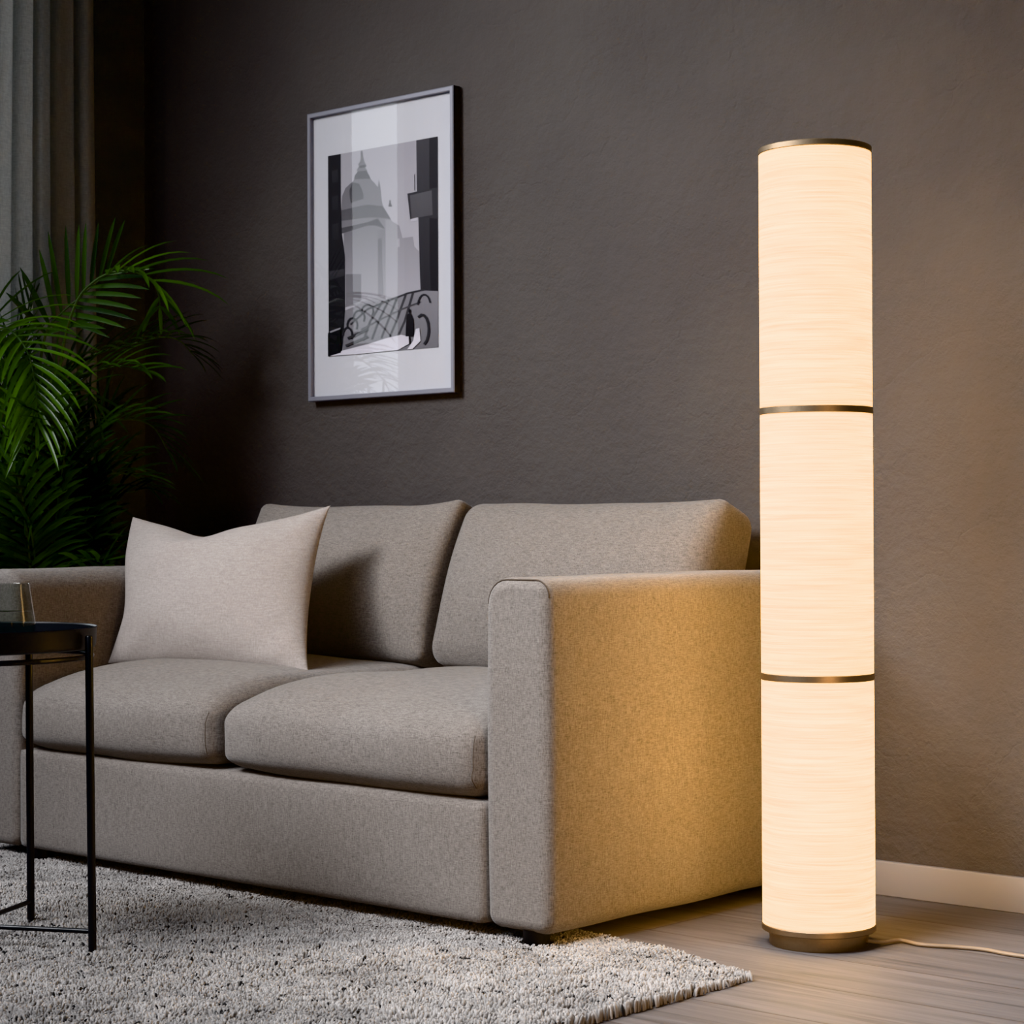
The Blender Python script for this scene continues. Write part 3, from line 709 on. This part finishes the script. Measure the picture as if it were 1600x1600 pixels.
# ------------------------------------------------------------------ tray table
TX, TY = -.737, -1.469
tb = thing('tray_table', (TX, TY, 0), 'small round black metal tray table standing on the shaggy rug', 'table')
RL = .2245
aR = math.atan2(-1.363-TY, -.534-TX)
parts = []
RT = .0165
tops = []
for k in range(4):
    a = aR+k*math.pi/2
    d = Vector((math.cos(a), math.sin(a), 0))
    p0 = Vector((TX, TY, RT-.004))+d*(RL+.004); p1 = Vector((TX, TY, .531))+d*(RL-.001)
    V, F = tube([p0, p0+(p1-p0)*.5, p1-(p1-p0)*.004, p1], [.0067, .0067, .0067, .0055], 16)
    parts.append(pydata('leg', V, F, M['black']))
for k in range(2):
    a = aR+k*math.pi/2
    d = Vector((math.cos(a), math.sin(a), 0)); c = Vector((TX, TY, .047+.0*k))
    V, F = tube([c-d*(RL+.002), c+d*(RL+.002)], .0042, 10)
    parts.append(pydata('crossbar', V, F, M['black']))
# ring that carries the tray
pts = [(TX+.206*math.cos(t), TY+.206*math.sin(t), .494) for t in np.linspace(0, 2*math.pi, 73)]
V, F = tube(pts, .0045, 10, cap=False)
parts.append(pydata('support_ring', V, F, M['black']))
R0 = .2135
V, F = lathe([(0.0, .5065), (R0-.008, .5065), (R0-.002, .509), (R0, .514), (R0+.001, .5405), (R0+.0022, .5425), (R0+.0010, .5435), (R0-.0012, .541), (R0-.002, .5155), (R0-.006, .511), (0.0, .5105)], 128, TX, TY)
parts.append(pydata('tray', V, F, M['tray']))
adopt(tb, *parts)

# ------------------------------------------------------------------ tumbler
GX, GY, GZ = -.690, -1.426, .5106
gl = thing('drinking_glass', (GX, GY, GZ), 'smoked grey glass tumbler with some water standing on the black tray', 'glass')
prof = [(.0, 0), (.036, 0), (.043, .004), (.0500, .018), (.0520, .032), (.0508, .046), (.0470, .070), (.0428, .098), (.0424, .1045), (.0412, .1055), (.0405, .1045), (.0411, .098), (.0452, .070), (.0490, .046), (.0500, .032), (.0480, .020), (.041, .009), (.034, .007), (.0, .007)]
V, F = lathe([(r, z+GZ) for r, z in prof], 64, GX, GY)
g1 = pydata('glass_body', V, F, M['glass'])
V, F = lathe([(0.0, .0078), (.033, .0078), (.040, .0098), (.0472, .0205), (.0492, .032), (.0482, .046), (.0462, .0585), (.0, .0580)], 64, GX, GY)
g2 = pydata('water', [(x, y, z+GZ) for x, y, z in V], F, M['water'])
adopt(gl, g1, g2)

# ------------------------------------------------------------------ palm
palm = thing('potted_palm', (-1.86, -.50, 0), 'bushy green areca palm behind the left arm of the sofa, in front of the curtain', 'plant')
V, F = lathe([(0, 0), (.105, 0), (.115, .01), (.143, .27), (.146, .29), (.138, .292), (.134, .26), (0, .255)], 48, -1.845, -.50)
pot = pydata('pot', V, F, M['pot'])
V, F = lathe([(.134, .258), (.09, .266), (.04, .272), (0.001, .274)], 40, -1.845, -.50)
soil = pydata('soil', V, F, M['soil'])
prnd = random.Random(4)
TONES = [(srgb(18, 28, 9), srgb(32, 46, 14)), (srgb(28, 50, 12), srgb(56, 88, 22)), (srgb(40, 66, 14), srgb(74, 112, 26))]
fronds = []
def leaflet(V, F, C, p, dirv, nrm, L, w, droop, cols):
    n = 6
    side = dirv.cross(nrm).normalized()
    o = len(V)
    q = p.copy(); d = dirv.copy()
    c0, c1 = cols
    t = prnd.random()
    col = tuple(c0[i]+(c1[i]-c0[i])*t for i in range(3))+(1,)
    for i in range(n+1):
        s = i/n
        ww = w*(math.sin(math.pi*min(1, .10+.62*s**.8)) if s < .98 else .05)*(1-.55*s)
        fold = nrm*(ww*.35)
        V.extend([q-side*ww+fold, q.copy(), q+side*ww+fold])
        C.extend([col]*3)
        q = q+d*(L/n)
        d = (d+Vector((0, 0, -1))*droop*.34/n*(.6+1.6*s)*2).normalized()
    for i in range(n):
        a = o+i*3
        F.extend([(a, a+1, a+4, a+3), (a+1, a+2, a+5, a+4)])
def frond(pts, L, droop, tone, face=.3, zone=.62):
    cr = catmull(pts, 10)
    n = len(cr)
    rad = [.0050*(1-.82*i/n) for i in range(n)]
    V, F = tube(cr, rad, 7)
    st = pydata('frond_stem', V, F, M['stem'])
    # arc length
    acc = [0]
    for a, b in zip(cr[:-1], cr[1:]): acc.append(acc[-1]+(b-a).length)
    tot = acc[-1]
    V, F, C = [], [], []
    start = tot-min(tot*.62, zone)
    s = start
    step = .024
    def at(s):
        for i in range(n-1):
            if acc[i+1] >= s:
                f = (s-acc[i])/max(1e-9, acc[i+1]-acc[i])
                return cr[i].lerp(cr[i+1], f), (cr[i+1]-cr[i]).normalized()
        return cr[-1], (cr[-1]-cr[-2]).normalized()
    while s < tot-.002:
        p, t = at(s)
        q = (s-start)/(tot-start)
        ref = Vector((.67*face, -.74*face, 1-face*.92)).normalized()
        up = ref-t*t.dot(ref)
        if up.length < .15: up = Vector((.6, -.6, .2))-t*t.dot(Vector((.6, -.6, .2)))
        up.normalize()
        sd = t.cross(up).normalized()
        ll = L*1.35*(.55+.9*math.sin(math.pi*(.18+.66*q)))*(.9+.2*prnd.random())*.8
        ang = math.radians(58-28*q)
        for k in (-1, 1):
            d = (t*math.cos(ang)+sd*k*math.sin(ang)*.92+up*(.30+.1*prnd.random())).normalized()
            nn = (up-d*up.dot(d)).normalized()
            leaflet(V, F, C, p, d, nn, ll*(.92+.16*prnd.random()), .0098*(1-.3*q), droop*(.8+.4*prnd.random()), TONES[tone])
        s += step*(.85+.3*prnd.random())
    p, t = at(tot-.004)
    nn = (Vector((0, 0, 1))-t*t.z).normalized()
    leaflet(V, F, C, p, t, nn, L*.6, .006, droop, TONES[tone])
    me = bpy.data.meshes.new('frond'); me.from_pydata([tuple(v) for v in V], [], F)
    ca = me.color_attributes.new('Col', 'FLOAT_COLOR', 'POINT')
    ca.data.foreach_set('color', [c for q in C for c in q])
    # keep every leaf on the room side of curtain and wall
    fo = link('frond', me, M['leaf'])
    for v in me.vertices:
        if v.co.x < -2.015: v.co.x = -2.015+.15*(v.co.x+2.015)*0
        if v.co.y > -.02: v.co.y = -.02
        if v.co.z < .64 and v.co.x > -1.665: v.co.x = -1.665
    st.parent = fo
    return fo
for W, L, dr, tone, face, zone in FRONDS:
    pts = [Vector((-1.845+(W[0][0]+1.845)*.6, W[0][1], .26))]+[Vector(w) for w in W]
    fronds.append(frond(pts, L, dr, tone, face, zone))
# shorter fronds filling the heart of the clump
for k in range(16):
    a = prnd.uniform(0, 2*math.pi); h = prnd.uniform(.55, .95); r = prnd.uniform(.10, .22)
    b = Vector((-1.845+prnd.uniform(-.06, .06), -.50+prnd.uniform(-.06, .06), .26))
    d = Vector((math.cos(a)*r*.75, math.sin(a)*r, 0))
    pts = [b, b+d*.25+Vector((0, 0, (h-.26)*.6)), b+d*.7+Vector((0, 0, (h-.26)*.95)), b+d*1.2+Vector((0, 0, (h-.26)))]
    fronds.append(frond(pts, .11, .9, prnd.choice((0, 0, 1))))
adopt(palm, pot, soil, *fronds)

# ------------------------------------------------------------------ rug
rug = thing('shag_rug', (-.8, -1.4, 0), 'light grey shaggy wool rug with dark flecks on the wood floor under the sofa front', 'rug')
RP = [(.378, -.785), (.13, -.705), (-.2, -.66), (-1.0, -.665), (-1.98, -.69), (-1.98, -2.05), (.352, -2.05), (.364, -1.6), (.372, -1.15)]
RI = [(-.8+(x+.8)*.991, -1.35+(y+1.35)*.985) for x, y in RP]     # backing sits just inside the pile's rim
V = [(x, y, 0.0005) for x, y in RI]+[(x, y, .004) for x, y in RI]
n = len(RP)
F = [tuple(range(n)), tuple(range(n, 2*n))]+[(i, (i+1) % n, n+(i+1) % n, n+i) for i in range(n)]
rb = pydata('rug_backing', V, F, M['rugbase'], smooth=False)
def inside(x, y):
    r = np.zeros(len(x), bool)
    for i in range(n):
        (xa, ya), (xb, yb) = RP[i], RP[(i+1) % n]
        c = ((ya > y) != (yb > y)) & (x < (xb-xa)*(y-ya)/(yb-ya+1e-12)+xa)
        r ^= c
    return r
def pile():
    sp = .0055
    gx, gy = np.meshgrid(np.arange(-1.98, .39, sp), np.arange(-2.05, -.65, sp*.87))
    gx = gx+(np.arange(gx.shape[0]) % 2)[:, None]*sp/2
    x = (gx+rng.uniform(-.4, .4, gx.shape)*sp).ravel(); y = (gy+rng.uniform(-.4, .4, gx.shape)*sp).ravel()
    k = inside(x, y)
    for o in feet:                      # the sofa's feet press the pile flat
        c = np.mean([v.co for v in o.data.vertices], axis=0)
        k &= (x-c[0])**2+(y-c[1])**2 >.032**2
    x, y = x[k], y[k]; N = len(x)
    def fbm(sc, seed):
        r2 = np.random.default_rng(seed); g = r2.random((80, 80))
        fx = (x+3)*sc % 79; fy = (y+3)*sc % 79
        i, j = fx.astype(int), fy.astype(int); u, v = fx-i, fy-j
        i2, j2 = (i+1) % 80, (j+1) % 80
        return (g[i, j]*(1-u)+g[i2, j]*u)*(1-v)+(g[i, j2]*(1-u)+g[i2, j2]*u)*v
    clump = fbm(28, 1)*.6+fbm(60, 2)*.4
    h = (.0048+.0082*np.clip((-.86-y)/.16, 0, 1)*1.0+.004*np.clip((x-.05)/.1, 0, 1))
    h = np.minimum(h, .0165)*(.50+.75*clump)*rng.uniform(.85, 1.15, N)
    r = rng.uniform(.0019, .0029, N)
    la = fbm(22, 3)*12.6; lm = .0030*(.3+fbm(30, 4))
    dx, dy = np.cos(la)*lm+rng.normal(0, .0024, N), np.sin(la)*lm+rng.normal(0, .0024, N)
    m = 4
    hs = (0., .45, .82, 1.0); rs = (.75, 1.05, 1.0, .60)
    rot = rng.uniform(0, 6.28, N)
    P = np.zeros((N, 4*m, 3), np.float32)
    for a, (hh, rr) in enumerate(zip(hs, rs)):
        for b in range(m):
            w = rot+2*math.pi*b/m
            jit = rng.uniform(.75, 1.25, N)
            P[:, a*m+b, 0] = x+dx*hh**1.6+r*rr*jit*np.cos(w)
            P[:, a*m+b, 1] = y+dy*hh**1.6+r*rr*jit*np.sin(w)
            P[:, a*m+b, 2] = .0012+(h+.0033)*hh+rng.uniform(-.0006, .0006, N)*(hh > 0)
    quads = np.array([[a*m+b, a*m+(b+1) % m, (a+1)*m+(b+1) % m, (a+1)*m+b] for a in range(3) for b in range(m)])
    cap = np.array([3*m+b for b in range(m)])
    base_i = (np.arange(N)*4*m)[:, None]
    Q = (base_i[:, :, None]+quads[None]).reshape(N, -1)
    K = base_i+cap[None]
    loops = np.concatenate([Q, K], axis=1).ravel().astype(np.int32)
    per = np.array([4]*len(quads)+[m]); tot = np.tile(per, N)
    starts = np.concatenate([[0], np.cumsum(tot)[:-1]]).astype(np.int32)
    me = bpy.data.meshes.new('pile')
    me.vertices.add(N*4*m); me.vertices.foreach_set('co', P.ravel())
    me.loops.add(len(loops)); me.loops.foreach_set('vertex_index', loops)
    me.polygons.add(len(tot)); me.polygons.foreach_set('loop_start', starts)
    me.polygons.foreach_set('use_smooth', np.ones(len(tot), bool))
    # wool colour: light greys, flecks of charcoal yarn
    tone = .42+.16*(fbm(9, 6)-.5)+.20*(clump-.5)+rng.normal(0, .065, N)
    fleck = (fbm(105, 9)+rng.normal(0, .05, N)) > .86
    tone = np.where(fleck, .03, tone).clip(.02, .6)
    cc = np.ones((N, 4*m, 4), np.float32)
    sh = np.repeat(np.array([.55, .8, 1.0, 1.08]), m)[None]
    sh = np.ones_like(sh)
    for c, kf in enumerate((1.0, .945, .90)):
        cc[:, :, c] = tone[:, None]*kf*sh
    ca = me.color_attributes.new('Col', 'FLOAT_COLOR', 'POINT')
    ca.data.foreach_set('color', cc.ravel())
    me.update(calc_edges=True); me.validate()
    return link('pile', me, M['pile'], smooth=False)
pl_ = pile(); pl_['kind'] = 'stuff'
adopt(rug, rb, pl_)

# ------------------------------------------------------------------ light
def area(name, loc, target, size, power, col, sy=None, spread=180):
    d = bpy.data.lights.new(name, 'AREA'); d.energy = power; d.color = col
    d.shape = 'RECTANGLE'; d.size = size; d.size_y = sy or size; d.spread = math.radians(spread)
    o = bpy.data.objects.new(name, d); COL.objects.link(o)
    o.location = loc
    o.rotation_euler = (Vector(target)-Vector(loc)).to_track_quat('-Z', 'Y').to_euler()
    return o
area('key_softbox', (-1.1, -4.0, 3.2), (-.55, -1.0, .05), 3.0, 24, (.95, .975, 1.05), 2.0, 58)
area('wall_wash', (-1.75, -2.9, 2.55), (.02, 0, 1.15), .8, 20, (.98, .97, .98), .8, 70)
area('floor_fill', (.2, -1.8, 2.7), (.85, -.6, 0), .8, 9, (.96, .97, 1.0), .8, 58)
area('wall_fill', (2.2, -1.6, 1.3), (.78, 0, .42), .5, 2.4, (1.0, .95, .90), .5, 32)
area('warm_arm_fill', (1.75, -1.5, .45), (0, -.6, .30), .5, 1.0, (1.0, .56, .22), 1.0, 48)  # added unseen warm lamp, boosts the orange light on the sofa arm
w = bpy.data.worlds.new('dim_room'); SC.world = w; w.use_nodes = True
bg = w.node_tree.nodes['Background']; bg.inputs['Color'].default_value = (.86, .93, 1.0, 1); bg.inputs['Strength'].default_value = .115

# ------------------------------------------------------------------ camera
yaw, pit, rol = .729, .0083, .0043
cam = bpy.data.cameras.new('camera'); co = bpy.data.objects.new('camera', cam); COL.objects.link(co)
fwd = Vector((-math.sin(yaw)*math.cos(pit), math.cos(yaw)*math.cos(pit), math.sin(pit)))
r = Vector((math.cos(yaw), math.sin(yaw), 0)); u = r.cross(fwd)
R = r*math.cos(rol)-u*math.sin(rol); U = u*math.cos(rol)+r*math.sin(rol)
from mathutils import Matrix
mw = Matrix((R, U, -fwd)).transposed().to_4x4(); mw.translation = (2.2449, -3.4385, .7031)
co.matrix_world = mw
cam.sensor_width = 36; cam.lens = 3235.14/1600*36
cam.clip_start = .05; cam.clip_end = 50
cam.dof.use_dof = True; cam.dof.focus_distance = 3.55; cam.dof.aperture_fstop = 14
SC.camera = co
SC.view_settings.view_transform = 'Khronos PBR Neutral'
SC.view_settings.exposure = 0.0
